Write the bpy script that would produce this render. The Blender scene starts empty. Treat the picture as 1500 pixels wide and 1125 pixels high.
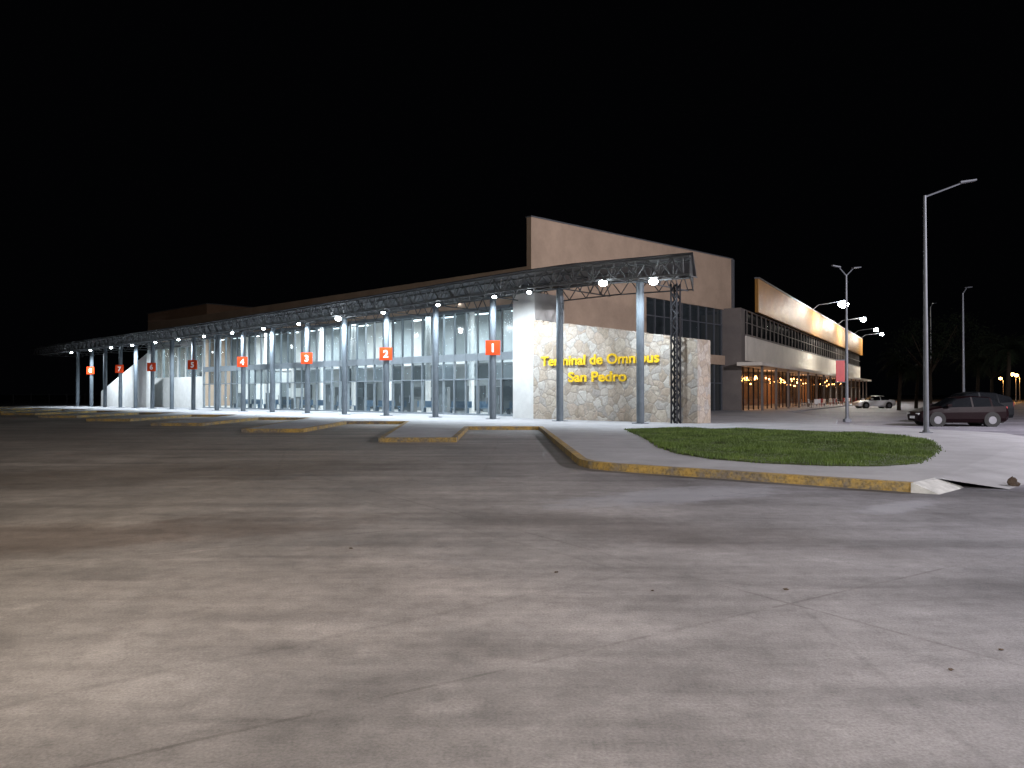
import bpy, bmesh, math, random
from mathutils import Vector, Matrix
random.seed(7)
sc=bpy.context.scene
sc.view_settings.view_transform='Standard'; sc.view_settings.look='None'; sc.view_settings.exposure=0
# ---------------------------------------------------------------- materials
def nt(name):
    m=bpy.data.materials.new(name); m.use_nodes=True
    t=m.node_tree; b=t.nodes['Principled BSDF']; return m,t,b
def L(t,a,b): t.links.new(a,b)
def noise(t,scale,detail=6,rough=.6,vec=None):
    n=t.nodes.new('ShaderNodeTexNoise'); n.inputs['Scale'].default_value=scale
    n.inputs['Detail'].default_value=detail; n.inputs['Roughness'].default_value=rough
    if vec is not None: L(t,vec,n.inputs['Vector'])
    return n
def ramp(t,fac,stops):
    r=t.nodes.new('ShaderNodeValToRGB'); L(t,fac,r.inputs[0])
    e=r.color_ramp.elements
    while len(e)<len(stops): e.new(.5)
    for i,(p,c) in enumerate(stops):
        e[i].position=p; e[i].color=(c[0],c[1],c[2],1) if not isinstance(c,(int,float)) else (c,c,c,1)
    return r
def mix(t,a,b,fac,mode='MIX'):
    m=t.nodes.new('ShaderNodeMix'); m.data_type='RGBA'; m.blend_type=mode
    for s,v in ((m.inputs[6],a),(m.inputs[7],b)):
        if isinstance(v,(tuple,list)): s.default_value=(v[0],v[1],v[2],1)
        else: L(t,v,s)
    if isinstance(fac,(int,float)): m.inputs[0].default_value=fac
    else: L(t,fac,m.inputs[0])
    return m.outputs[2]
def geo(t): 
    n=t.nodes.new('ShaderNodeTexCoord'); return n.outputs['Object']
def mat(name,col,rough=.6,metal=0,var=.2,scale=3,bump=0,bscale=None,spec=.5):
    m,t,b=nt(name); c=geo(t)
    n=noise(t,scale,8,.65,c); n2=noise(t,scale*9,4,.6,c)
    d=tuple(x*(1-var) for x in col); l=tuple(min(1,x*(1+var)) for x in col)
    r=ramp(t,n.outputs[0],[(.3,d),(.7,l)])
    r2=ramp(t,n2.outputs[0],[(.3,1-var*.5),(.7,1.0)])
    L(t,mix(t,r.outputs[0],r2.outputs[0],1,'MULTIPLY'),b.inputs['Base Color'])
    b.inputs['Roughness'].default_value=rough; b.inputs['Metallic'].default_value=metal
    b.inputs['Specular IOR Level'].default_value=spec
    if bump:
        bn=noise(t,bscale or scale*10,6,.6,c); bp=t.nodes.new('ShaderNodeBump')
        bp.inputs['Strength'].default_value=bump; bp.inputs['Distance'].default_value=.02
        L(t,bn.outputs[0],bp.inputs['Height']); L(t,bp.outputs[0],b.inputs['Normal'])
    return m
def emis(name,col,s):
    m,t,b=nt(name); b.inputs['Base Color'].default_value=(*col,1)
    b.inputs['Emission Color'].default_value=(*col,1); b.inputs['Emission Strength'].default_value=s
    m.cycles.emission_sampling='NONE'
    return m
def glassm(name,tint,alpha,milk,mrough=.08):
    m,t,b=nt(name); c=geo(t)
    mp=t.nodes.new('ShaderNodeMapping'); mp.inputs['Scale'].default_value=(1,1,.15); L(t,c,mp.inputs[0])
    n=noise(t,1.3,5,.6,mp.outputs[0])
    r=ramp(t,n.outputs[0],[(.3,tuple(x*.6 for x in milk)),(.7,milk)])
    L(t,r.outputs[0],b.inputs['Base Color']); b.inputs['Roughness'].default_value=mrough
    tr=t.nodes.new('ShaderNodeBsdfTransparent'); tr.inputs[0].default_value=(*tint,1)
    mx=t.nodes.new('ShaderNodeMixShader'); mx.inputs[0].default_value=alpha
    L(t,tr.outputs[0],mx.inputs[1]); L(t,b.outputs[0],mx.inputs[2])
    L(t,mx.outputs[0],t.nodes['Material Output'].inputs[0]); return m

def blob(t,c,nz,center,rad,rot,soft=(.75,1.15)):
    """irregular mask (1 inside) at a set place on the yard: stains, lighter patches, painted sheen"""
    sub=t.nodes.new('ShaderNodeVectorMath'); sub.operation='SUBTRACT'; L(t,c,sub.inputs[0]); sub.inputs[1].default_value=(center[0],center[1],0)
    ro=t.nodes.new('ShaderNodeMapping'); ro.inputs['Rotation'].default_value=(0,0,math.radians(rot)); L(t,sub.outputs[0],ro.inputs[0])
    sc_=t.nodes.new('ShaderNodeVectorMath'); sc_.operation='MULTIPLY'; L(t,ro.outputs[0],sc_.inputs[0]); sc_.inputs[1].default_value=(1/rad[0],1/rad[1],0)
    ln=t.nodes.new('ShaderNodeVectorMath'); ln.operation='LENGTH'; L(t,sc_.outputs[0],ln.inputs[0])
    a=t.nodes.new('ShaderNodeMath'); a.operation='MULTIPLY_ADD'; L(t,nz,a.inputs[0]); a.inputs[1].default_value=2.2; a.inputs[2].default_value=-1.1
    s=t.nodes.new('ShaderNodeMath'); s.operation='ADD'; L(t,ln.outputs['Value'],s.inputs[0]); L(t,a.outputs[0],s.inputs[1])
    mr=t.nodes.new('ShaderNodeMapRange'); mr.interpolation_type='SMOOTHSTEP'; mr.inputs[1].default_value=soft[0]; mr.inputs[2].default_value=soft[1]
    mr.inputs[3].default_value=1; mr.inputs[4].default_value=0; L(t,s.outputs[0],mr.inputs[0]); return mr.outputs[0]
def scaled(t,f,k):
    a=t.nodes.new('ShaderNodeMath'); a.operation='MULTIPLY'; L(t,f,a.inputs[0]); a.inputs[1].default_value=k; return a.outputs[0]
# ground concrete
def ground_mat(name,warm,cool,blobs=True):
    m,t,b=nt(name); c=geo(t)
    big=noise(t,.13,5,.6,c); med=noise(t,.55,9,.68,c); mid=noise(t,1.7,9,.72,c); fine=noise(t,5,9,.75,c); gr=noise(t,55,4,.7,c)
    sx=t.nodes.new('ShaderNodeSeparateXYZ'); L(t,c,sx.inputs[0])
    mr=t.nodes.new('ShaderNodeMapRange'); mr.inputs[1].default_value=-5; mr.inputs[2].default_value=5
    L(t,sx.outputs[0],mr.inputs[0])
    base=mix(t,warm,cool,mr.outputs[0])
    r=ramp(t,med.outputs[0],[(.28,.62),(.42,.86),(.54,1),(.66,1.10),(.78,1.28)])
    base=mix(t,base,r.outputs[0],1,'MULTIPLY')
    r=ramp(t,mid.outputs[0],[(.30,.74),(.45,.95),(.55,1),(.68,1.22)])
    base=mix(t,base,r.outputs[0],1,'MULTIPLY')
    r=ramp(t,big.outputs[0],[(.36,.70),(.5,1),(.64,1.15)])
    base=mix(t,base,r.outputs[0],1,'MULTIPLY')
    r=ramp(t,fine.outputs[0],[(.28,.70),(.5,1),(.74,1.2)])
    base=mix(t,base,r.outputs[0],1,'MULTIPLY')
    r=ramp(t,gr.outputs[0],[(.3,.70),(.7,1.25)])
    base=mix(t,base,r.outputs[0],1,'MULTIPLY')
    # tyre-darkened lanes
    for rot,sc_,lo,k in ((38,(.10,.8,1),.62,.8),(-52,(.12,1.1,1),.74,.8),(62,(.08,2.2,1),.80,.7)):
        mp=t.nodes.new('ShaderNodeMapping'); mp.inputs['Rotation'].default_value=(0,0,math.radians(rot)); mp.inputs['Scale'].default_value=sc_
        L(t,c,mp.inputs[0]); st=noise(t,1.0,7,.62,mp.outputs[0])
        r=ramp(t,st.outputs[0],[(.36,lo),(.50,1),(.8,1.05)])
        base=mix(t,base,r.outputs[0],k,'MULTIPLY')
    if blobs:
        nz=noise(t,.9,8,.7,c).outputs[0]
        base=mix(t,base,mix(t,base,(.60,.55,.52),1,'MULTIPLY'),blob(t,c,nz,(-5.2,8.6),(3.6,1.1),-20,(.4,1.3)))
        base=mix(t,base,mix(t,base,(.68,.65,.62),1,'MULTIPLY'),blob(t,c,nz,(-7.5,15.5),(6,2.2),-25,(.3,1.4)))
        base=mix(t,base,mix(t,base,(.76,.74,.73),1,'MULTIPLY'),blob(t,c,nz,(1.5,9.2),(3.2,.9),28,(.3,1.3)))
        base=mix(t,base,mix(t,base,(1.22,1.2,1.18),1,'MULTIPLY'),blob(t,c,nz,(-1.5,6.4),(2.2,1.6),30,(.2,1.3)))  # lighter patch on the near left of the yard
        nf=noise(t,1.6,10,.78,c).outputs[0]  # bluish reflections on wet concrete by the kerb, painted below as lighter colour
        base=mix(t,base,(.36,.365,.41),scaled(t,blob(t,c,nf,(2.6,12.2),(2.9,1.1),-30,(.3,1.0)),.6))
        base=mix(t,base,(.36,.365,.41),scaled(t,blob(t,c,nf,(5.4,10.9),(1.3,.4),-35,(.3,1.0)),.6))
        # slab joints, uneven and partly filled
        mp=t.nodes.new('ShaderNodeMapping'); mp.inputs['Rotation'].default_value=(0,0,math.radians(-33)); mp.inputs['Location'].default_value=(1.2,.8,0)
        wj=noise(t,1.2,5,.6,c); L(t,mix(t,c,wj.outputs[1],.025,'LINEAR_LIGHT'),mp.inputs[0])
        br=t.nodes.new('ShaderNodeTexBrick'); br.offset=0; br.inputs['Scale'].default_value=1; br.inputs['Brick Width'].default_value=6.2; br.inputs['Row Height'].default_value=4.6
        br.inputs['Mortar Size'].default_value=.018; br.inputs['Mortar Smooth'].default_value=.4; L(t,mp.outputs[0],br.inputs['Vector'])
        gate=ramp(t,nz,[(.40,0.0),(.55,.6)]).outputs[0]
        jm=t.nodes.new('ShaderNodeMath'); jm.operation='MULTIPLY'; L(t,br.outputs['Fac'],jm.inputs[0]); L(t,gate,jm.inputs[1])
        base=mix(t,base,mix(t,base,(.55,.53,.52),1,'MULTIPLY'),jm.outputs[0])
    v=t.nodes.new('ShaderNodeTexVoronoi'); v.feature='DISTANCE_TO_EDGE'; v.inputs['Scale'].default_value=.11
    wn=noise(t,.8,6,.7,c); wm=mix(t,c,wn.outputs[1],.12,'LINEAR_LIGHT'); L(t,wm,v.inputs['Vector'])
    r=ramp(t,v.outputs[0],[(.0,.72),(.003,1)]); 
    base=mix(t,base,r.outputs[0],.5,'MULTIPLY')
    L(t,base,b.inputs['Base Color'])
    rr=ramp(t,med.outputs[0],[(.3,.55),(.7,.8)]); L(t,rr.outputs[0],b.inputs['Roughness'])
    bp=t.nodes.new('ShaderNodeBump'); bp.inputs['Strength'].default_value=.7; bp.inputs['Distance'].default_value=.02
    hb=mix(t,fine.outputs[0],gr.outputs[0],.4); L(t,hb,bp.inputs['Height']); L(t,bp.outputs[0],b.inputs['Normal'])
    return m
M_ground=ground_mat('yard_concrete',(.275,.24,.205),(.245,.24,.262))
M_pave=ground_mat('parking_concrete',(.32,.31,.36),(.32,.31,.36),False)
M_slab=mat('sidewalk_concrete',(.36,.36,.38),.7,0,.18,.8,.25,30)
def curb_mat():
    m,t,b=nt('curb_yellow_paint'); c=geo(t)
    n=noise(t,1.7,9,.8,c); r=ramp(t,n.outputs[0],[(.42,(.20,.17,.14)),(.50,(.33,.24,.10)),(.58,(.48,.31,.08)),(.75,(.58,.40,.11))])
    n2=noise(t,18,5,.75,c); r2=ramp(t,n2.outputs[0],[(.35,.45),(.55,1.0)])
    L(t,mix(t,r.outputs[0],r2.outputs[0],1,'MULTIPLY'),b.inputs['Base Color']); b.inputs['Roughness'].default_value=.8
    bp=t.nodes.new('ShaderNodeBump'); bp.inputs['Strength'].default_value=.6; bp.inputs['Distance'].default_value=.02
    L(t,n2.outputs[0],bp.inputs['Height']); L(t,bp.outputs[0],b.inputs['Normal'])
    return m
M_yellow=curb_mat()
M_whitewash=mat('white_kerb_paint',(.5,.5,.48),.8,0,.25,6)
M_plaster=mat('white_plaster',(.56,.56,.55),.8,0,.10,1.5,.1,20)
M_beige=mat('beige_wall_render',(.44,.325,.24),.85,0,.14,.5,.15,15)
M_beige2=mat('brown_wall_render',(.34,.21,.14),.85,0,.10,.7)
M_greyw=mat('grey_concrete_wall',(.16,.14,.13),.85,0,.15,.8)
M_col=mat('column_grey_paint',(.10,.12,.14),.6,.0,.18,2,spec=.3)
M_galv=mat('galvanised_pole',(.14,.15,.17),.5,.3,.15,3)
M_truss=mat('truss_steel',(.12,.125,.13),.6,.2,.25,3)
M_dark=mat('dark_steel',(.02,.02,.024),.5,.5,.2,3)
M_sheet=mat('roof_sheet_metal',(.06,.06,.065),.6,.3,.2,1)
M_alu=mat('aluminium_frame',(.17,.20,.225),.5,.1,.08,3)
M_floor=mat('hall_floor_tiles',(.42,.42,.42),.3,0,.1,1)
M_inw=mat('interior_wall_paint',(.54,.57,.57),.7,0,.12,.6)
M_inw2=mat('interior_panel',(.12,.13,.135),.6,0,.25,.9)
M_orange=mat('sign_orange',(.62,.05,.008),.6,0,.04,3,spec=.2)
M_white=mat('sign_white',(.85,.85,.85),.5,0,.03,3)
M_gold=mat('gold_letters',(.85,.55,.03),.5,.0,.05,4,spec=.3)
M_red=mat('red_paint',(.4,.03,.03),.5,0,.1,3)
M_gclear=glassm('glass_clear',(.88,.93,.95),.20,(.16,.20,.22))
M_gmilk=glassm('glass_film',(.66,.75,.79),.46,(.20,.25,.28),.15)
M_gdark=glassm('glass_dark',(.46,.53,.56),.56,(.06,.075,.085),.05)
M_gshop=glassm('shop_glass',(.8,.75,.7),.25,(.05,.04,.03),.04)
M_bulb=emis('lamp_lens',(.86,.95,1),60)
M_bulbbig=emis('street_lamp_lens',(.9,.96,1),160)
M_warm=emis('warm_bulb',(1,.48,.16),18)
M_tube=emis('ceiling_tube',(.85,.95,1),8)
def stone_mat():
    m,t,b=nt('field_stone'); c=geo(t)
    wn=noise(t,2.5,3,.5,c); wv=mix(t,c,wn.outputs[1],.16,'LINEAR_LIGHT')
    v=t.nodes.new('ShaderNodeTexVoronoi'); v.inputs['Scale'].default_value=2.0; L(t,wv,v.inputs['Vector'])
    e=t.nodes.new('ShaderNodeTexVoronoi'); e.feature='DISTANCE_TO_EDGE'; e.inputs['Scale'].default_value=2.0; L(t,wv,e.inputs['Vector'])
    s=t.nodes.new('ShaderNodeSeparateColor'); L(t,v.outputs['Color'],s.inputs[0])
    r=ramp(t,s.outputs[0],[(0,(.33,.27,.21)),(.3,(.48,.42,.35)),(.55,(.41,.33,.26)),(.8,(.52,.49,.45)),(1,(.36,.33,.30))])
    n=noise(t,7,8,.75,c); r2=ramp(t,n.outputs[0],[(.3,.60),(.7,1.14)])
    col=mix(t,r.outputs[0],r2.outputs[0],1,'MULTIPLY')
    er=ramp(t,e.outputs[0],[(.01,0.0),(.05,1.0)])
    col=mix(t,(.30,.265,.23),col,er.outputs[0]); L(t,col,b.inputs['Base Color'])
    b.inputs['Roughness'].default_value=.85
    er2=ramp(t,e.outputs[0],[(0,0.0),(.10,.8),(.3,1.0)])
    hh=mix(t,er2.outputs[0],n.outputs[0],.4)
    bp=t.nodes.new('ShaderNodeBump'); bp.inputs['Strength'].default_value=.75; bp.inputs['Distance'].default_value=.05
    L(t,hh,bp.inputs['Height']); L(t,bp.outputs[0],b.inputs['Normal']); return m
M_stone=stone_mat()
M_goldsheet=mat('gold_corrugated_sheet',(.32,.155,.03),.5,.2,.2,.4)
def grass_mat():
    m,t,b=nt('lawn_grass'); c=geo(t)
    n=noise(t,1.1,7,.75,c); r=ramp(t,n.outputs[0],[(.34,(.05,.07,.018)),(.5,(.09,.15,.024)),(.62,(.14,.21,.035)),(.72,(.20,.19,.07))])
    n2=noise(t,30,3,.6,c); r2=ramp(t,n2.outputs[0],[(.3,.45),(.7,1.3)])
    L(t,mix(t,r.outputs[0],r2.outputs[0],1,'MULTIPLY'),b.inputs['Base Color']); b.inputs['Roughness'].default_value=.8
    return m
M_grass=grass_mat()
M_soil=mat('soil',(.06,.08,.025),.9,0,.4,3,.5,20)
M_trunk=mat('palm_bark',(.018,.013,.009),.95,0,.4,6,.5,20,spec=.1)
M_leaf=mat('palm_leaf',(.005,.008,.0035),.9,0,.4,2,spec=.08)
M_tyre=mat('tyre_rubber',(.015,.015,.015),.8,0,.1,5)
M_rim=mat('alloy_rim',(.3,.3,.32),.35,.8,.1,5)
M_cglass=mat('car_glass',(.01,.011,.013),.06,0,.05,2)
M_rock=mat('rock_brown',(.10,.07,.05),.9,0,.3,9,.4)
M_seat=mat('seat_blue',(.05,.10,.16),.5,0,.1,4)

# ---------------------------------------------------------------- builder
class MB:
    def __init__(s): s.v=[]; s.f=[]; s.m=[]
    def hexa(s,p,mi=0):
        i=len(s.v); s.v+= [tuple(q) for q in p]
        for f in ((3,2,1,0),(4,5,6,7),(0,1,5,4),(1,2,6,5),(2,3,7,6),(3,0,4,7)):
            s.f.append(tuple(i+k for k in f)); s.m.append(mi)
    def box(s,x0,x1,y0,y1,z0,z1,fr=None,mi=0):
        fr=fr or (lambda a,b,c:(a,b,c))
        s.hexa([fr(x0,y0,z0),fr(x1,y0,z0),fr(x1,y1,z0),fr(x0,y1,z0),fr(x0,y0,z1),fr(x1,y0,z1),fr(x1,y1,z1),fr(x0,y1,z1)],mi)
    def beam(s,p,q,w,mi=0):
        s.cyl(p,q,w*.6,w*.6,4,mi,True)
    def cyl(s,p,q,r0,r1,n=12,mi=0,cap=True):
        p=Vector(p); q=Vector(q); d=(q-p).normalized()
        a=Vector((0,0,1)) if abs(d.z)<.9 else Vector((1,0,0))
        x=d.cross(a).normalized(); y=d.cross(x)
        i=len(s.v)
        for c,r in ((p,r0),(q,r1)):
            for k in range(n):
                an=2*math.pi*(k+.5)/n; s.v.append(tuple(c+x*r*math.cos(an)+y*r*math.sin(an)))
        for k in range(n):
            s.f.append((i+k,i+(k+1)%n,i+n+(k+1)%n,i+n+k)); s.m.append(mi)
        if cap:
            s.f.append(tuple(i+k for k in range(n))[::-1]); s.m.append(mi)
            s.f.append(tuple(i+n+k for k in range(n))); s.m.append(mi)
    def poly(s,pts,mi=0):
        i=len(s.v); s.v+=[tuple(p) for p in pts]; s.f.append(tuple(range(i,i+len(pts)))); s.m.append(mi)
    def sphere(s,c,r,n=10,mi=0,sq=(1,1,1),jit=0):
        i=len(s.v); rings=n//2
        for a in range(rings+1):
            th=math.pi*a/rings
            for k in range(n):
                ph=2*math.pi*k/n; j=1+random.uniform(-jit,jit)
                s.v.append((c[0]+r*sq[0]*j*math.sin(th)*math.cos(ph),c[1]+r*sq[1]*j*math.sin(th)*math.sin(ph),c[2]+r*sq[2]*j*math.cos(th)))
        for a in range(rings):
            for k in range(n):
                s.f.append((i+a*n+k,i+(a+1)*n+k,i+(a+1)*n+(k+1)%n,i+a*n+(k+1)%n)); s.m.append(mi)
    def obj(s,name,mats,parent=None,smooth=False,recalc=True):
        me=bpy.data.meshes.new(name); me.from_pydata(s.v,[],s.f)
        if not isinstance(mats,(list,tuple)): mats=[mats]
        for m in mats: me.materials.append(m)
        me.polygons.foreach_set('material_index',s.m)
        if recalc:
            bm=bmesh.new(); bm.from_mesh(me); bmesh.ops.recalc_face_normals(bm,faces=bm.faces); bm.to_mesh(me); bm.free()
        if smooth:
            me.polygons.foreach_set('use_smooth',[True]*len(me.polygons))
        me.update()
        o=bpy.data.objects.new(name,me); sc.collection.objects.link(o)
        if parent: o.parent=parent
        return o
def empty(name,loc=(0,0,0),rot=0):
    e=bpy.data.objects.new(name,None); sc.collection.objects.link(e); e.location=loc; e.rotation_euler=(0,0,rot); e.empty_display_size=.3
    return e
def light(name,kind,loc,power,col,parent=None,target=None,size=.2,spot=150,blend=.6,size_y=None):
    l=bpy.data.lights.new(name,kind); l.energy=power; l.color=col
    if kind=='AREA':
        l.shape='RECTANGLE'; l.size=size; l.size_y=size_y or size
    else: l.shadow_soft_size=size
    if kind=='SPOT': l.spot_size=math.radians(spot); l.spot_blend=blend
    o=bpy.data.objects.new(name,l); sc.collection.objects.link(o); o.location=loc
    if target is not None:
        o.rotation_euler=(Vector(target)-Vector(loc)).to_track_quat('-Z','Y').to_euler()
    if parent: o.parent=parent
    return o
def text(body,size,mat_,xdir,ndir,origin,name,parent,width=None,ext=.04,off=.0,align='LEFT',spacing=1):
    cu=bpy.data.curves.new(name,'FONT'); cu.body=body; cu.size=size; cu.extrude=ext; cu.offset=off; cu.align_x=align; cu.space_character=spacing
    o=bpy.data.objects.new(name+'_tmp',cu); sc.collection.objects.link(o)
    bpy.context.view_layer.update()
    dg=bpy.context.evaluated_depsgraph_get(); me=bpy.data.meshes.new_from_object(o.evaluated_get(dg))
    bpy.data.objects.remove(o)
    xs=[v.co.x for v in me.vertices]; x0,x1=min(xs),max(xs)
    sx=(width/(x1-x0)) if width else 1
    X=Vector(xdir); N=Vector(ndir); Z=Vector((0,0,1)); O=Vector(origin)
    for v in me.vertices:
        x=(v.co.x-(x0 if width else 0))*sx; y=v.co.y; z=v.co.z
        v.co=O+X*x+Z*y+N*z
    me.materials.clear(); me.materials.append(mat_)
    ob=bpy.data.objects.new(name,me); sc.collection.objects.link(ob)
    if parent: ob.parent=parent
    return ob

# ---------------------------------------------------------------- frames
U=Vector((-.735,.678,0)); N=Vector((-.678,-.735,0)); O0=Vector((6.27,37.7,0))
def F(t,s,z): 
    p=O0+U*t+N*s; return (p.x,p.y,z)
W=Vector((.498,.867,0)); R=Vector((.867,-.498,0)); Q0=Vector((19.9,67,0))
def G(d,o,z):
    p=Q0+W*d+R*o; return (p.x,p.y,z)
def interp(tab,x):
    if x<=tab[0][0]: return tab[0][1]
    for (a,b),(c,d) in zip(tab,tab[1:]):
        if x<=c: return b+(d-b)*(x-a)/(c-a)
    return tab[-1][1]
HT=[(-4,7.72),(0,7.9),(3.8,8.05),(10,8.0),(16,7.88),(43,7.55),(91,7.3)]
H=lambda t: interp(HT,t)
ZB=.15
# ---------------------------------------------------------------- ground
g=MB(); 
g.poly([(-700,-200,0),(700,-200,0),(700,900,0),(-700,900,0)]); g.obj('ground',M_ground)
g=MB(); g.poly([(7.2,13.2,.004),(8.6,12.4,.004),(30,6,.004),(120,60,.004),(150,230,.004),(20,230,.004)]); g.obj('parking_pavement',M_pave)
step=Vector((-6.8,6.5,0))
front=[Vector((6.5,12.55,0)),Vector((3.9,14.6,0)),Vector((2.05,16.05,0)),Vector((1.65,16.6,0)),Vector((1.5,17.3,0)),Vector((1.2,34.3,0))]
for i in range(9):
    o=step*i
    if i>0: front.append(Vector((1.2,34.3,0))+o)
    front+= [Vector((-1.95,34.3,0))+o,Vector((-1.85,25.5,0))+o,Vector((-4.4,25.5,0))+o]
last=front[-1]+Vector((-1.2,15,0)); front.append(last)
back=[Vector((-80,120,0)),Vector((-10,125,0)),Vector((23,66,0)),Vector((19,45,0)),Vector((15.5,37,0)),Vector((17.5,31,0)),Vector((14.5,22,0)),Vector((7.3,13.25,0))]
poly=front+back
def prism(pts,z0,z1,name,m,parent=None):
    bm=bmesh.new(); vs=[bm.verts.new((p[0],p[1],z0)) for p in pts]; f=bm.faces.new(vs)
    r=bmesh.ops.extrude_face_region(bm,geom=[f])
    for v in r['geom']:
        if isinstance(v,bmesh.types.BMVert): v.co.z=z1
    bmesh.ops.triangulate(bm,faces=[f for f in bm.faces if len(f.verts)>4])
    bmesh.ops.recalc_face_normals(bm,faces=bm.faces)
    me=bpy.data.meshes.new(name); bm.to_mesh(me); bm.free(); me.materials.append(m)
    o=bpy.data.objects.new(name,me); sc.collection.objects.link(o)
    if parent:o.parent=parent
    return o
def offset_line(pts,d):
    out=[]
    for i,p in enumerate(pts):
        a=(p-pts[i-1]).normalized() if i>0 else (pts[1]-p).normalized()
        b=(pts[i+1]-p).normalized() if i<len(pts)-1 else a
        na=Vector((a.y,-a.x,0)); nb=Vector((b.y,-b.x,0)); m=(na+nb)
        m=m/ max(.4,(1+na.dot(nb))); out.append(p+m*d)
    return out
prism(poly,0,ZB,'sidewalk',M_slab)
dr=MB(); edge=[Vector((7.3,13.25,0)),Vector((14.5,22,0)),Vector((17.5,31,0))]; eo=[Vector((8.3,12.9,0)),Vector((16.6,21,0)),Vector((20,31.5,0))]
for a,b,c_,d_ in zip(edge,edge[1:],eo,eo[1:]):
    dr.poly([(a.x,a.y,ZB-.001),(c_.x,c_.y,.008),(d_.x,d_.y,.008),(b.x,b.y,ZB-.001)])
dr.obj('sidewalk_ramp',M_slab)
outl=offset_line(front,-.012); inn=offset_line(front,.17)
c=MB()
for i in range(len(front)-1):
    a,b,cc,dd=outl[i],outl[i+1],inn[i+1],inn[i]
    zt=ZB+.006
    k=len(c.v); c.v+=[(a.x,a.y,0),(b.x,b.y,0),(b.x,b.y,zt),(a.x,a.y,zt),(cc.x,cc.y,zt),(dd.x,dd.y,zt)]
    c.f+=[(k,k+1,k+2,k+3),(k+3,k+2,k+4,k+5)]; c.m+=[0,0]
c.obj('kerb',M_yellow)
c=MB(); c.hexa([(6.45,12.5,.0),(6.8,12.3,0),(7.7,13.15,0),(7.3,13.35,0),(6.47,12.53,.158),(6.5,12.5,.15),(7.65,13.17,.03),(7.28,13.3,.158)]); c.obj('kerb_ramp',M_whitewash)
# lawn
lawn=[(4.6,31.3),(4.35,25),(4.0,20.5),(4.05,18.6),(4.5,17.1),(5.3,16.1),(6.4,15.5),(7.4,15.45),(8.4,16.0),(9.5,17.6),(11.2,20.2),(12.6,23.2),(13.2,26.2),(12.6,28.4),(11,30),(9.2,31.2),(7.2,32),(5.6,32)]
le=empty('lawn')
prism([Vector((x,y,0)) for x,y in lawn],ZB+.004,ZB+.03,'soil',M_soil,le)
def inside(x,y,P):
    r=False; j=len(P)-1
    for i in range(len(P)):
        if (P[i][1]>y)!=(P[j][1]>y) and x<(P[j][0]-P[i][0])*(y-P[i][1])/(P[j][1]-P[i][1])+P[i][0]: r=not r
        j=i
    return r
gb=MB(); cnt=0
while cnt<90000:
    x=random.uniform(3.8,13.4); y=random.uniform(15.2,32.2)
    if not inside(x+random.gauss(0,.06),y+random.gauss(0,.06),lawn): continue
    cnt+=1; a=random.uniform(0,6.28); h=random.uniform(.03,.07)*(1+.5*math.sin(x*2.1+1.3*math.sin(y*1.7))); w=.014
    dx,dy=math.cos(a)*w,math.sin(a)*w; lx,ly=random.uniform(-.03,.03),random.uniform(-.03,.03)
    k=len(gb.v); z=ZB+.004
    gb.v+=[(x-dx,y-dy,z),(x+dx,y+dy,z),(x+lx,y+ly,z+h+.025)]; gb.f.append((k,k+1,k+2)); gb.m.append(0)
gb.obj('grass_blades',M_grass,le,recalc=False)
# litter
lt=MB()
for px,py in [(515,803),(815,838),(1150,863),(955,865),(1463,951),(1390,980)]:
    D=1808/(py-577); X=(px-750)*D/1130
    lt.sphere((X,D,.006),random.uniform(.010,.018),8,0,(1.3,.9,.4),.4)
for _ in range(40):
    x=random.uniform(-12,10); y=random.uniform(3.5,24)
    lt.sphere((x,y,.003),random.uniform(.003,.007),6,0,(1.3,.9,.5),.3)
lt.obj('dry_leaves',M_rock)
rk=MB(); rk.sphere((0,0,.07),.08,12,0,(1,.8,1.2),.18); rk.sphere((.09,.02,.04),.05,10,0,(1,.8,.8),.2)
o=rk.obj('rock',M_rock); o.location=(8.62,13.3,.004)

# ---------------------------------------------------------------- terminal building
BT=empty('bus_terminal')
TC=[0,5.06,10.03,14.98,19.87,24.6,29.3,34.3,38.9,43.5,48,52.5,56.9,61,65,69.3,73.4,77.8]
cm=MB()
for t in TC:
    cm.cyl(F(t,0,ZB),F(t,0,H(t)-.86),.19,.19,16)
    cm.box(t-.30,t+.30,-.30,.30,ZB,ZB+.03,F)
    cm.box(t-.24,t+.24,-.24,.24,H(t)-.86,H(t)-.82,F)
cm.obj('canopy_columns',M_col,BT)
tr=MB()
def te(s): return -3.6+(1.5-s)*.54
pitch=1.25; SA,SB,SC=1.4,.15,-4.6
def chord(s,z_off,t0,t1,w):
    t=t0
    while t<t1-.01:
        t2=min(t+5,t1); tr.beam(F(t,s,H(t)+z_off),F(t2,s,H(t2)+z_off),w); t=t2
TE=90
for s in (SA,SB):
    chord(s,0,te(s),TE,.09); chord(s,-.8,te(s),TE,.09)
chord(SC,0,te(SC),TE,.08); chord(SC,-.75,te(SC),12,.08)
chord(-2.2,0,te(-2.2),TE,.07)
t=-3.2
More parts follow.
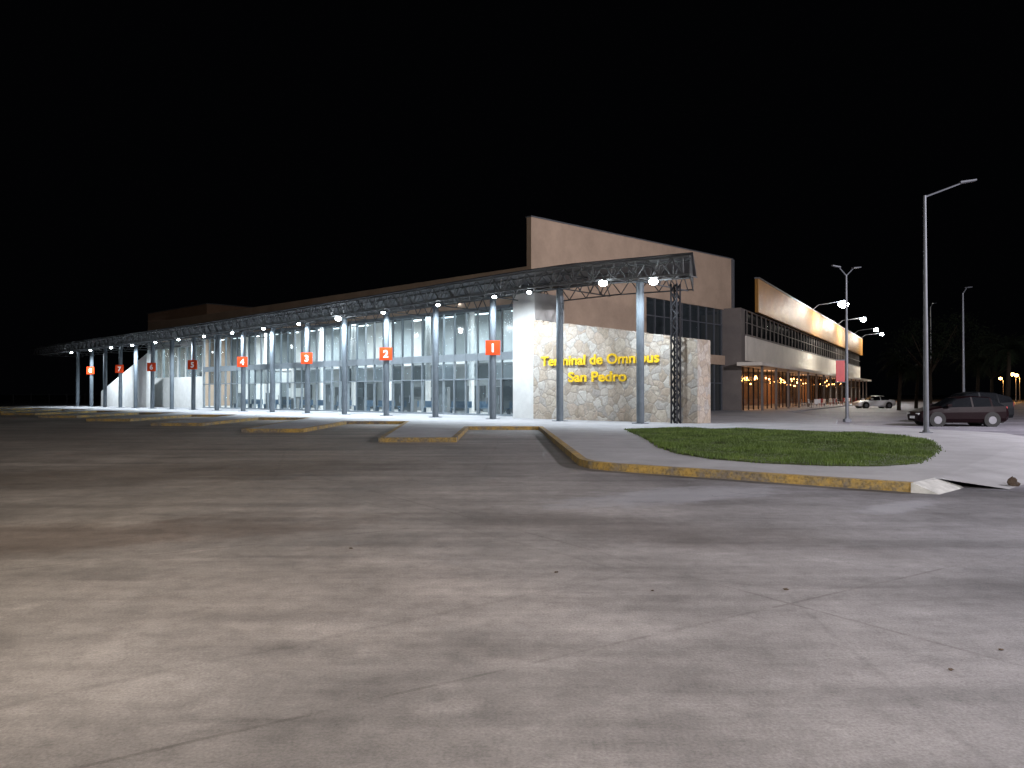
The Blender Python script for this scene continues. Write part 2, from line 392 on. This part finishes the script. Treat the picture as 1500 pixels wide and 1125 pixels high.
while t<TE-1.3:
    a=t; b=t+pitch
    for s,w in ((SA,.055),(SB,.055)):
        z1=H(a); z2=H(b); mid=(a+b)/2
        if a>=te(s)-.2:
            tr.beam(F(a,s,z1-.8),F(mid,s,H(mid)),w); tr.beam(F(mid,s,H(mid)),F(b,s,z2-.8),w)
            tr.beam(F(a,s,z1-.8),F(a,s,z1),w*.8)
    if a>=te(SC)-.2 and a<12:
        mid=(a+b)/2
        tr.beam(F(a,SC,H(a)-.75),F(mid,SC,H(mid)),.05); tr.beam(F(mid,SC,H(mid)),F(b,SC,H(b)-.75),.05)
    tr.beam(F(a,SA,H(a)-.8),F(a,SB,H(a)-.8),.05); tr.beam(F(a,SA,H(a)),F(b,SB,H(b)-.8),.05)
    tr.beam(F(a,SA,H(a)-.8),F(b,SB,H(b)-.8),.045)
    t=b
for t in TC+[82,86,90]:
    t0=max(t,te(SC)) 
    n=5
    for i in range(n):
        s0=SB+(SC-SB)*i/n; s1=SB+(SC-SB)*(i+1)/n; sm=(s0+s1)/2
        tr.beam(F(t0,s0,H(t)-.8),F(t0,sm,H(t)),.05); tr.beam(F(t0,sm,H(t)),F(t0,s1,H(t)-.8),.05)
    tr.beam(F(t0,SB,H(t)-.8),F(t0,SC,H(t)-.8),.07); tr.beam(F(t0,SB,H(t)),F(t0,SC,H(t)),.07)
n=6
for i in range(n):
    s0=SA+(SC-SA)*i/n; s1=SA+(SC-SA)*(i+1)/n; sm=(s0+s1)/2
    z=H(te(s0)); 
    tr.beam(F(te(s0),s0,z-.8),F(te(sm),sm,H(te(sm))),.055); tr.beam(F(te(sm),sm,H(te(sm))),F(te(s1),s1,H(te(s1))-.8),.055)
    tr.beam(F(te(s0),s0,z-.8),F(te(s1),s1,H(te(s1))-.8),.08); tr.beam(F(te(s0),s0,z),F(te(s1),s1,H(te(s1))),.08)
tr.obj('canopy_truss',M_truss,BT)
sh=MB()
ts=[te(1.6)]+[x for x in range(3,91,3)]+[91]
for a,b in zip(ts,ts[1:]):
    first=(a==ts[0])
    A0=te(1.65)-.15 if first else a; A1=te(-4.7)-.15 if first else a
    sh.hexa([F(A0,1.65,H(a)+.06),F(b,1.65,H(b)+.06),F(b,-4.78,H(b)+.06),F(A1,-4.78,H(a)+.06),
             F(A0,1.65,H(a)+.11),F(b,1.65,H(b)+.11),F(b,-4.78,H(b)+.35),F(A1,-4.78,H(a)+.35)])
sh.obj('canopy_roof',M_sheet,BT)
lp=MB()
for dt,ds in ((-.16,-.16),(.16,-.16),(.16,.16),(-.16,.16)):
    lp.beam(F(-1.2+dt,-1.3+ds,ZB),F(-1.2+dt,-1.3+ds,7.0),.09)
z=ZB; sgn=1
while z<6.8:
    for (a,b) in (((-.16,.16),(.16,.16)),((-.16,-.16),(.16,-.16)),((-.16,-.16),(-.16,.16)),((.16,-.16),(.16,.16))):
        if sgn<0: a,b=b,a
        lp.beam(F(-1.2+a[0],-1.3+a[1],z),F(-1.2+b[0],-1.3+b[1],z+.38),.05)
    z+=.38; sgn=-sgn
lp.obj('lattice_post',M_dark,BT)
st=MB(); T0,T1=-2.0,8.68; z0,z1=4.24,5.9
st.hexa([F(T0,-2,ZB),F(T1,-2,ZB),F(T1,-3.3,ZB),F(T0,-3.3,ZB),F(T0,-2,z0),F(T1,-2,z1),F(T1,-3.3,z1),F(T0,-3.3,z0)])
st.obj('stone_wall',M_stone,BT)
random.seed(21)
cp=MB(); t=T0
while t<T1-.1:
    w_=random.uniform(.22,.5); zt=z0+(z1-z0)*(t-T0)/(T1-T0); e_=min(t+w_,T1)
    zt2=z0+(z1-z0)*(e_-T0)/(T1-T0); h_=random.uniform(.02,.07); pz=random.uniform(-.02,.03)
    cp.hexa([F(t,-1.985+pz,zt-.04),F(e_-.01,-1.985+pz,zt2-.04),F(e_-.01,-3.31,zt2-.04),F(t,-3.31,zt-.04),F(t+.02,-2.0+pz,zt+h_),F(e_-.03,-2.0+pz,zt2+h_*.8),F(e_-.03,-3.3,zt2+h_),F(t+.02,-3.3,zt+h_)])
    t=e_
cp.obj('stone_wall_top_course',M_stone,BT)
text('Terminal de Omnibus',.76,M_gold,-U,N,F(8.0,-1.90,3.22),'lettering_line_1',BT,width=7.9,ext=.03,off=.018)
text('San Pedro',.76,M_gold,-U,N,F(6.0,-1.90,2.28),'lettering_line_2',BT,width=3.9,ext=.03,off=.018)
pr=MB(); pr.box(8.7,10.44,-4.9,-2.15,ZB,7.55,F); 
pr.hexa([F(63.3,-2,ZB),F(76.2,-2,ZB),F(76.2,-2.5,ZB),F(63.3,-2.5,ZB),F(63.3,-2,5.9),F(76.2,-2,1.9),F(76.2,-2.5,1.9),F(63.3,-2.5,5.9)])
pr.box(56.3,70,-5.1,-4.8,ZB,3.4,F); pr.box(56.3,70,-5.1,-4.8,6.6,7.4,F)
for q in range(8): pr.box(56.3+q*1.95,56.45+q*1.95,-5.1,-4.81,3.4,6.6,F)
pr.obj('white_walls',M_plaster,BT)
hw=MB(); hw.box(56.3,70,-5.0,-4.97,3.4,6.6,F); hw.obj('high_windows',M_gmilk,BT)
bw=MB()
bw.box(11.7,70,-5.15,-4.83,7.45,9.75,F)
bw.box(69.7,70,-30,-5.16,ZB,9.5,F); bw.box(11.7,70,-30.3,-30,ZB,9.5,F)
bw.obj('hall_walls',M_beige,BT)
rf=MB(); rf.box(11.7,69.7,-30,-5.16,8.6,8.8,F); rf.obj('hall_roof',M_sheet,BT)
ub=MB(); ub.box(60,75.4,-18,-7,8.81,11.35,F); ub.obj('upper_room',M_beige2,BT)
ub=MB(); ub.box(59.9,75.5,-18.1,-6.9,11.352,11.45,F); ub.obj('upper_room_flashing',M_galv,BT)
D0,D1=4.8,32.1; dg0,dg1=18.1,31.6
bl=MB()
top=lambda d: 12.85+(13.65-12.85)*(d-D0)/(D1-D0)
def wedge(m,t0,t1,da,db,z0):
    m.hexa([F(t0,-da,z0),F(t1,-da,z0),F(t1,-db,z0),F(t0,-db,z0),F(t0,-da,top(da)),F(t1,-da,top(da)),F(t1,-db,top(db)),F(t0,-db,top(db))])
wedge(bl,11.3,11.68,D0,D1,9.0)
bl.box(11.3,11.68,-dg0,-D0,ZB,8.998,F)
bl.box(11.3,11.68,-D1,-dg1,ZB,8.998,F)
bl.box(11.2,11.68,-dg1,-dg0,4.15,4.95,F)
bl.box(10.46,11.29,-5.1,-4.85,7.25,9.5,F)
bl.obj('end_wall',M_beige,BT)
ca=MB()
for (da,db) in ((D0,D1),):
    ca.hexa([F(11.24,-da+.05,top(da)+.002),F(11.74,-da+.05,top(da)+.002),F(11.74,-db-.05,top(db)+.002),F(11.24,-db-.05,top(db)+.002),F(11.24,-da+.05,top(da)+.08),F(11.74,-da+.05,top(da)+.08),F(11.74,-db-.05,top(db)+.08),F(11.24,-db-.05,top(db)+.08)])
ca.box(11.1,11.29,-D1-.02,-D1+.22,ZB,13.6,F)
ca.obj('end_wall_flashing',M_galv,BT)
eg=MB(); eg.poly([F(11.46,-dg0,ZB),F(11.46,-dg1,ZB),F(11.46,-dg1,4.15),F(11.46,-dg0,4.15)]); eg.poly([F(11.46,-dg0,4.95),F(11.46,-dg1,4.95),F(11.46,-dg1,8.998),F(11.46,-dg0,8.998)]); eg.obj('end_windows',M_gdark,BT)
ef=MB(); q=dg0
while q<dg1+.01:
    ef.box(11.36,11.5,-q-.05,-q+.05,ZB,4.148,F); ef.box(11.36,11.5,-q-.05,-q+.05,4.952,8.99,F); q+=1.35
for zz in (2.5,7.6): ef.box(11.37,11.49,-dg1,-dg0,zz,zz+.08,F)
ef.obj('end_window_frames',M_galv,BT)
# curtain wall
panes=[MB(),MB(),MB()]; fr=MB()
t=10.5; i=0; random.seed(3)
rows=[(ZB+.12,2.55),(2.63,3.85),(4.35,7.2)]
while t<56.2:
    w=1.14; door=(i%8 in (3,4))
    for ri,(a,b) in enumerate(rows):
        r=random.random()
        k=0 if (ri==0 and r<.75) or r<.35 else (1 if r<.72 else 2)
        tl=random.uniform(-.012,.012)
        panes[k].poly([F(t+.03,-4.90+tl,a),F(t+w-.03,-4.90-tl,a),F(t+w-.03,-4.90-tl,b),F(t+.03,-4.90+tl,b)])
    fr.box(t-.035,t+.035,-4.98,-4.80,ZB,7.3,F)
    if door:
        for q in (t+.05,t+w-.11): fr.box(q,q+.06,-4.95,-4.82,ZB+.13,2.5,F)
        fr.box(t+.2,t+.24,-4.82,-4.78,.95,1.5,F)
    t+=w; i+=1
for a,b in ((ZB+.001,ZB+.12),(2.55,2.63),(3.85,4.35),(7.2,7.44)):
    fr.box(10.5,56.28,-4.97,-4.815,a,b,F)
for k,mm in enumerate((M_gclear,M_gmilk,M_gdark)): panes[k].obj('glazing_%d'%(k+1),mm,BT,recalc=False)
fr.obj('curtain_wall_frames',M_alu,BT)
# interior
inn_=MB(); inn_.box(11.7,69.6,-29.9,-4.99,ZB+.002,ZB+.01,F); inn_.obj('hall_floor',M_floor,BT)
iw=MB(); iw.box(11.7,69.6,-15.2,-15,ZB+.02,8.59,F); iw.obj('hall_partition',M_inw,BT)
ip=MB(); random.seed(5)
t=13
while t<55:
    w=random.uniform(.8,2.4); ip.box(t,t+w,-15,-14.85,ZB+.02,random.choice((2.3,2.6,3.2,3.9)),F); t+=w+random.uniform(.8,2.5)
for t in (18,28,38,48):
    ip.box(t,t+4,-12,-11.2,ZB+.02,1.25,F); ip.box(t-.1,t+4.1,-12.05,-11.1,1.252,1.3,F)
    ip.box(t+.5,t+3.5,-11.9,-11.8,2.2,2.8,F)
for t in (15.5,20.8,24.5,31,35.5,41,45.5,51):
    ip.box(t,t+.9,-6.6,-6.3,ZB+.02,random.choice((1.2,1.7,2.1)),F)
ip.obj('ticket_counters',M_inw2,BT)
ic=MB()
for t in range(16,56,5): ic.cyl(F(t,-9,ZB),F(t,-9,8.6),.22,.22,12)
ic.box(11.8,56,-15,-10.5,4.0,4.3,F)
ic.obj('hall_columns_and_mezzanine',M_plaster,BT)
be=MB()
for t in range(14,54,3):
    be.box(t,t+2.2,-8.0,-7.55,.55,.6,F); be.box(t,t+2.2,-8.06,-8.0,.6,1.05,F)
    for q in (t+.2,t+2): be.box(q,q+.05,-7.95,-7.6,ZB+.01,.55,F)
be.obj('waiting_seats',M_seat,BT)
vm=MB(); vm.box(11.9,12.7,-6.2,-5.4,ZB+.012,1.1,F); vm.obj('vending_machine',M_red,BT)
tb=MB()
for t in range(14,68,4): 
    for s in (-7,-12): tb.box(t,t+1.6,s-.1,s+.1,8.0,8.06,F)
tb.obj('hall_ceiling_tubes',M_tube,BT)
for t in (16,27,38,50,63):
    light('hall_light','AREA',F(t,-8.5,7.9),2500,(.90,.97,1),BT,target=F(t,-8.5,0),size=8,size_y=3)
# canopy lamps
lm=MB(); lb=MB()
LT=[-1.36,1.1,6.4,9.0,13.7,19,24,29,34,39,44,49,54,59.5,65,71,77]
PW={0:900,1:950,2:1050,3:1350,4:2100,5:2300}
for i,t in enumerate(LT):
    s=.95 if i!=1 else 1.55
    z=H(t)-.95
    lm.box(t-.14,t+.14,s-.1,s+.1,z+.02,z+.12,F); lm.cyl(F(t,s,z+.12),F(t,s,z+.25),.02,.02,6)
    p=F(t,s,z-.03); r=.21 if i in (0,1,6) else .12
    lb.sphere(p,r,12,0,(1,1,.7))
    if i in (10,12,14,16): continue
    k=PW.get(i,2500 if i<10 else 3600)
    light('canopy_light','SPOT',F(t,s,z-.24),k,(.82,.92,1.0),BT,target=F(t,s-2.0,0),size=.12,spot=158,blend=.7)
lm.obj('canopy_lamp_housings',M_dark,BT); lb.obj('canopy_lamp_lenses',M_bulb,BT,smooth=True)
for n_,ti in enumerate(range(2,18,2)):
    t=TC[ti]; p=Vector(F(t,0,0)); e=empty('bay_number_sign',(p.x,p.y-.24,4.25))
    s=MB(); s.box(-.42,.42,-.03,.03,-.42,.42); s.box(-.25,.25,.03,.05,-.25,-.2); s.box(-.25,.25,.03,.05,.2,.25)
    s.obj('panel',M_orange,e)
    text(str(n_+1),.66,M_white,(1,0,0),(0,-1,0),(0,-.034,-.235),'number',e,ext=.003,off=.02,align='CENTER')

# ---------------------------------------------------------------- right wing
WG=empty('shopping_wing')
w=MB(); LW=96
w.box(0,LW,-14,0,4.25,9.1,G); w.box(0,.3,-14,0,0,4.248,G); w.box(LW-.3,LW,-14,0,0,4.248,G)
w.obj('upper_storey',M_greyw,WG)
wb=MB(); wb.box(.3,LW-.3,-7,-6.8,0,4.24,G); wb.obj('shop_back_wall',mat('shop_wall',(.35,.2,.11),.7),WG)
w=MB(); w.box(1.5,LW,.005,.12,4.55,6.75,G); w.box(-1.5,LW,.0,2.1,4.0,4.3,G)
w.obj('white_band_and_awning',mat('aged_white_render',(.70,.65,.58),.8,0,.12,.5),WG)
w=MB()
for d in range(0,96,6): w.box(d+.25,d+.45,1.6,1.8,.14,3.998,G)
w.obj('awning_posts',M_greyw,WG)
w=MB(); w.box(1.5,LW,.01,.04,6.9,9.0,G); w.obj('window_band',M_cglass,WG)
w=MB()
for d in range(2,96,2): w.box(d-.04,d+.04,.04,.1,6.9,9.0,G)
w.box(1.5,LW,.04,.11,7.9,7.96,G); w.box(1.5,LW,.04,.16,6.752,6.9,G)
w.obj('window_frames',M_greyw,WG)
w=MB(); d=4.6; pts=[]
while d<LW:
    pts.append((d,.45)); pts.append((d+.16,.45)); pts.append((d+.2,.53)); pts.append((d+.36,.53)); d+=.4
for (a,oa),(b,ob) in zip(pts,pts[1:]):
    w.poly([G(a,oa,9.12),G(b,ob,9.12),G(b,ob,12.2),G(a,oa,12.2)])
w.box(4.6,LW,.2,.44,9.102,12.19,G)
w.obj('gold_fascia',M_goldsheet,WG,recalc=False)
w=MB(); w.box(4.55,LW,.15,.6,12.21,12.32,G); w.obj('fascia_cap',M_galv,WG)
w=MB(); w.poly([G(.3,-.05,.2),G(LW-.3,-.05,.2),G(LW-.3,-.05,3.99),G(.3,-.05,3.99)]); w.obj('shopfront_glass',M_gshop,WG)
w=MB()
for d in range(1,96,2): w.box(d-.04,d+.04,-.12,.0,.15,3.99,G)
w.box(.3,LW-.3,-.11,-.01,2.7,2.8,G); w.obj('shopfront_frames',M_dark,WG)
w=MB(); w.box(-2,LW,-13.9,4,0.006,.14,G); w.obj('wing_sidewalk',M_slab,WG)
w=MB(); random.seed(9)
for i in range(60): w.sphere(G(random.uniform(1,90),random.uniform(-5,-.8),random.uniform(2.7,3.7)),random.uniform(.07,.15),8)
w.obj('shop_bulbs',M_warm,WG)
for d in (6,24,46,76): light('shop_light','POINT',G(d,-2.5,3.4),600,(1,.55,.28),WG,size=.3)
w=MB(); wl=MB()
for d,r,pw in ((36,.60,4200),(60,.42,4200),(82,.36,0),(94,.34,3500)):
    w.cyl(G(d,.4,12.25),G(d,1.2,12.9),.05,.05,8); w.cyl(G(d,1.2,12.9),G(d,4.0,13.2),.05,.05,8); w.box(d-.15,d+.15,3.8,4.5,13.15,13.27,G)
    wl.sphere(G(d,4.1,13.08-r*.5),r,12,0,(1,1,.7))
    if pw: light('wing_flood','POINT',G(d,4.1,12.3),pw,(1,.92,.80),WG,size=.3)
w.obj('lamp_arms',M_galv,WG); wl.obj('lamp_lenses',M_bulbbig,WG,smooth=True)
def cafe(x,y,rot):
    e=empty('cafe_table',(x,y,.14),rot); m=MB()
    m.cyl((0,0,.72),(0,0,.75),.4,.4,16); m.cyl((0,0,0),(0,0,.72),.03,.03,8); m.cyl((0,0,0),(0,0,.03),.22,.22,12); m.obj('table',M_alu,e)
    c=MB()
    for a in (0,2.1,4.2):
        cx,cy=.75*math.cos(a),.75*math.sin(a)
        c.box(cx-.2,cx+.2,cy-.2,cy+.2,.43,.46)
        for dx in (-.18,.18):
            for dy in (-.18,.18): c.cyl((cx+dx,cy+dy,0),(cx+dx,cy+dy,.43),.015,.015,6)
        k=1.22; c.hexa([(cx*1.2-.2*math.sin(a),cy*1.2+.2*math.cos(a),.46),(cx*1.2+.2*math.sin(a),cy*1.2-.2*math.cos(a),.46),(cx*k+.2*math.sin(a),cy*k-.2*math.cos(a),.46),(cx*k-.2*math.sin(a),cy*k+.2*math.cos(a),.46),
          (cx*1.28-.2*math.sin(a),cy*1.28+.2*math.cos(a),.9),(cx*1.28+.2*math.sin(a),cy*1.28-.2*math.cos(a),.9),(cx*1.3+.2*math.sin(a),cy*1.3-.2*math.cos(a),.9),(cx*1.3-.2*math.sin(a),cy*1.3+.2*math.cos(a),.9)])
    c.obj('chairs',M_red if rot>1 else M_white,e)
for d,o_,r in ((18,3.0,.7),(22,3,.3),(27,3.1,1.5),(32,2.8,.9),(38,3,2),(45,3,.4),(52,3,1.2)):
    p=G(d,o_,0); cafe(p[0],p[1],r)

# ---------------------------------------------------------------- street lamps
def lamp(x,y,h,arm,adir,power=0,col=(1,1,1),double=False,name='street_lamp',lens=None,rad=.085,lr=.16):
    e=empty(name,(x,y,0)); m=MB()
    m.cyl((0,0,0),(0,0,h*.5),rad*1.15,rad*.95,12); m.cyl((0,0,h*.5),(0,0,h),rad*.9,rad*.6,12)
    m.cyl((0,0,0),(0,0,.25),rad*1.7,rad*1.5,12); m.box(-.17,.17,-.17,.17,0,.18)
    dirs=[adir]+([(-adir[0],-adir[1])] if double else [])
    ln=MB()
    for dx,dy in dirs:
        a=Vector((dx*arm,dy*arm,h+.38))
        m.cyl((0,0,h-.05),a,.035,.03,8)
        b=a+Vector((dx*.55,dy*.55,.08)); pr=Vector((-dy,dx,0))*.12
        m.hexa([a-pr,b-pr*.7,b+pr*.7,a+pr,a-pr+Vector((0,0,.07)),b-pr*.7+Vector((0,0,.05)),b+pr*.7+Vector((0,0,.05)),a+pr+Vector((0,0,.07))])
        if power:
            mid=(a+b)/2; ln.sphere((mid.x,mid.y,mid.z-.02),lr,10,0,(1,1,.4 if lr<.2 else .8))
            light('lamp_light','POINT',(mid.x,mid.y,mid.z-.3-lr*.8),power,col,e,size=.25)
    m.obj('pole',M_galv,e,smooth=False)
    if power: ln.obj('lens',lens or M_bulbbig,e)
    return e
lamp(15.4,28.7,9.0,1.2,(.98,-.2))
le2=lamp(19.1,44,8.4,.5,(.9,.3),double=True)
m=MB(); m.box(-.62,-.12,-.02,.02,2.3,3.5); m.obj('banner',M_red,le2)
m=MB(); m.cyl((-.65,0,3.53),(0,0,3.53),.02,.02,6); m.cyl((-.65,0,2.27),(0,0,2.27),.02,.02,6); m.obj('banner_arms',M_galv,le2)
lamp(32.2,55,8.8,.4,(.9,.4))
lamp(50,92,12,.4,(.9,.4))
lamp(33,19,11.5,1.0,(-.9,.3),power=36000,col=(.97,.92,.98))
lamp(-8,-4,9.0,1.0,(.9,.4),power=9000,col=(1.0,.89,.75))
lamp(9,-6,9.0,1.0,(-.7,.7),power=7800,col=(.95,.93,1.0))
for x,y in ((98,150),(104,158),(121,190)): lamp(x,y,5,.4,(-1,0),power=900,col=(1,.45,.1),lens=M_warm,lr=.4)

# ---------------------------------------------------------------- cars
def car(x,y,rot,paint,st,Lg,name='parked_car',wr=.32):
    e=empty(name,(x,y,.004),rot); v=MB(); rings=[]
    for (sx,zl,zb,zt,w_,r_) in st:
        pts=[(-w_*.88,zl),(-w_,zl+.18),(-w_*1.0,(zl+zb)/2+.12),(-w_*.96,zb),(-r_,zt-.05),(-r_*.78,zt)]
        ring=pts+[(-a,b) for a,b in pts[::-1]]
        rings.append(len(v.v)); v.v+=[(sx,a,b) for a,b in ring]
    n=12
    for i in range(len(st)-1):
        for k in range(n):
            k2=(k+1)%n
            cab=st[i][3]-st[i][2]>.2 or st[i+1][3]-st[i+1][2]>.2
            full=st[i][3]-st[i][2]>.2 and st[i+1][3]-st[i+1][2]>.2
            mi=0
            thin=abs(st[i+1][0]-st[i][0])<.12
            if cab and k in (3,7) and not thin: mi=1
            if cab and not full and k in (4,5,6): mi=1
            v.f.append((rings[i]+k,rings[i]+k2,rings[i+1]+k2,rings[i+1]+k)); v.m.append(mi)
    v.f.append(tuple(rings[0]+k for k in range(n))[::-1]); v.m.append(0)
    v.f.append(tuple(rings[-1]+k for k in range(n))); v.m.append(0)
    v.obj('body',[paint,M_cglass],e)
    wh=MB(); ax=Lg*.305
    for sx in (-ax,ax):
        for sy in (-1,1):
            wy=st[4][4]
            wh.cyl((sx,sy*(wy-.22),wr),(sx,sy*(wy+.012),wr),wr,wr,20,0); wh.cyl((sx,sy*(wy+.0),wr),(sx,sy*(wy+.02),wr),wr*.62,wr*.58,14,1)
            wh.cyl((sx,sy*(wy-.3),wr+.02),(sx,sy*(wy+.004),wr+.02),wr*1.2,wr*1.2,20,0)
    wh.obj('wheels',[M_tyre,M_rim],e)
    d=MB(); f=st[1]; b=st[-2]
    for sy in (-1,1):
        d.box(f[0]-.08,f[0]+.12,sy*.5-.14,sy*.5+.2*(1),f[2]-.14,f[2]+.0,mi=0)
        d.box(b[0]+.0,b[0]+.1,sy*.62-.12,sy*.62+.12,b[2]-.25,b[2]-.02,mi=1)
        d.box(st[3][0]+.1,st[3][0]+.3,sy*.95-.08,sy*.95+.08,.98,1.1,mi=2)
    d.box(f[0]-.13,f[0]-.08,-.25,.25,.38,.5,mi=0)
    d.obj('lights_and_mirrors',[M_white,M_red,paint],e)
hatch=[(-2.1,.35,.55,.58,.60,.58),(-2.0,.25,.65,.72,.78,.72),(-1.5,.2,.82,.88,.84,.72),(-.98,.2,.92,.99,.86,.70),(-.25,.2,.95,1.40,.87,.62),(.35,.2,.96,1.49,.87,.63),(.43,.2,.96,1.49,.87,.63),(1.25,.2,.98,1.45,.87,.62),(1.34,.2,.98,1.42,.87,.62),(1.95,.25,1.0,1.06,.83,.66),(2.1,.35,.75,.85,.76,.7)]
suv=[(a*1.08,b+.06,c_*1.12,d_*1.15 if d_>1.1 else d_*1.12,e_*1.04,f_*1.05) for a,b,c_,d_,e_,f_ in hatch]
suv[-2]=(2.2,.3,1.15,1.45,.88,.62)
sedan=[(-2.15,.35,.5,.54,.60,.58),(-2.05,.25,.62,.68,.78,.72),(-1.5,.2,.78,.84,.83,.72),(-.9,.2,.86,.92,.84,.70),(-.15,.2,.88,1.34,.85,.60),(.35,.2,.89,1.40,.85,.60),(.43,.2,.89,1.40,.85,.60),(.9,.2,.9,1.36,.85,.60),(1.45,.22,.92,.98,.83,.68),(2.05,.28,.88,.93,.80,.7),(2.15,.35,.7,.75,.74,.7)]
def paint(name,c,sp=.5,co=.4): 
    m=mat(name,c,.4,.0,.03,2,spec=sp); m.node_tree.nodes['Principled BSDF'].inputs['Coat Weight'].default_value=co; return m
car(22.1,38.4,math.radians(-4),paint('dark_maroon_paint',(.007,.002,.003),.12,0),hatch,4.2)
car(25.2,43.0,math.radians(0),paint('black_paint',(.007,.008,.010),.2,.05),suv,4.5,wr=.36)
car(40.3,86,math.radians(4),paint('white_paint',(.9,.9,.9)),sedan,4.3)

# ---------------------------------------------------------------- palms & tree
def palm(x,y,h,r,seed):
    random.seed(seed); e=empty('palm_tree',(x,y,0)); m=MB(); pr=Vector((0,0,0))
    n=10
    for i in range(n):
        q=Vector((.25*math.sin(i/n*1.5),.1*i/n,h*(i+1)/n)); a=.2-.07*i/n
        m.cyl(pr,q,a,a*.9,10); pr=q
    m.obj('trunk',M_trunk,e)
    f=MB()
    for k in range(26):
        an=k*2.4; up=random.uniform(-.25,1.1); ln=r*random.uniform(.8,1.1)
        p=pr.copy(); d=Vector((math.cos(an)*math.cos(up),math.sin(an)*math.cos(up),math.sin(up)))
        S=14
        for j in range(S):
            q=p+d*(ln/S); d=(d+Vector((0,0,-.13))).normalized(); f.cyl(p,q,.02,.015,4,0,False)
            side=d.cross(Vector((0,0,1))).normalized(); l=.55*math.sin(math.pi*(j+1.5)/(S+2))+.1
            for sg in (-1,1):
                for o_ in (0,.5):
                    c0=p+(q-p)*o_; tip=c0+side*sg*l+d*.25+Vector((0,0,-.18*random.uniform(.5,1.6)))
                    f.poly([c0,c0+d*.06,tip])
            p=q
    f.obj('fronds',M_leaf,e,recalc=False)
palm(37.6,75,4.6,2.6,1); palm(38.5,60,5.0,2.9,2); palm(47,78,5,2.8,3); palm(44,84,4.2,2.5,4)
def tree(x,y,h,seed):
    random.seed(seed); e=empty('tree',(x,y,0)); m=MB(); f=MB()
    m.cyl((0,0,0),(0,0,h*.4),.22,.16,10)
    for k in range(9):
        a=k*.7+random.random(); p=Vector((0,0,h*.38)); q=Vector((math.cos(a)*h*.25,math.sin(a)*h*.25,h*random.uniform(.55,.9)))
        m.cyl(p,q,.09,.03,6)
        for c_ in range(6):
            cc=q+Vector((random.gauss(0,.7),random.gauss(0,.7),random.gauss(0,.5)))
            for l in range(70):
                z=cc+Vector((random.gauss(0,.35),random.gauss(0,.35),random.gauss(0,.28)))
                v1=Vector((random.uniform(-1,1),random.uniform(-1,1),random.uniform(-1,1)))*.11; v2=Vector((random.uniform(-1,1),random.uniform(-1,1),random.uniform(-1,1)))*.11
                f.poly([z-v1,z+v2,z+v1])
    m.obj('trunk',M_trunk,e); f.obj('foliage',M_leaf,e,recalc=False)
tree(36,66.5,8.5,5); tree(56,90,9,6)
e=empty('wire_fence'); m=MB()
for i in range(26):
    x=-75+i*2.6; m.cyl((x,112,0),(x,112,1.6),.05,.05,6)
for z in (.5,1,1.5): m.beam((-75,112,z),(-8,112,z),.02)
m.obj('posts_and_wires',M_galv,e)

# ---------------------------------------------------------------- world + camera
wd=bpy.data.worlds.new('World'); sc.world=wd; wd.use_nodes=True
wd.node_tree.nodes['Background'].inputs[0].default_value=(.55,.6,.8,1); wd.node_tree.nodes['Background'].inputs[1].default_value=.0012
cd=bpy.data.cameras.new('camera'); cd.sensor_width=36; cd.lens=1130/1500*36; cd.clip_end=2000
co=bpy.data.objects.new('camera',cd); sc.collection.objects.link(co); co.location=(0,0,1.6)
co.rotation_euler=(math.radians(90+.735),0,0); sc.camera=co
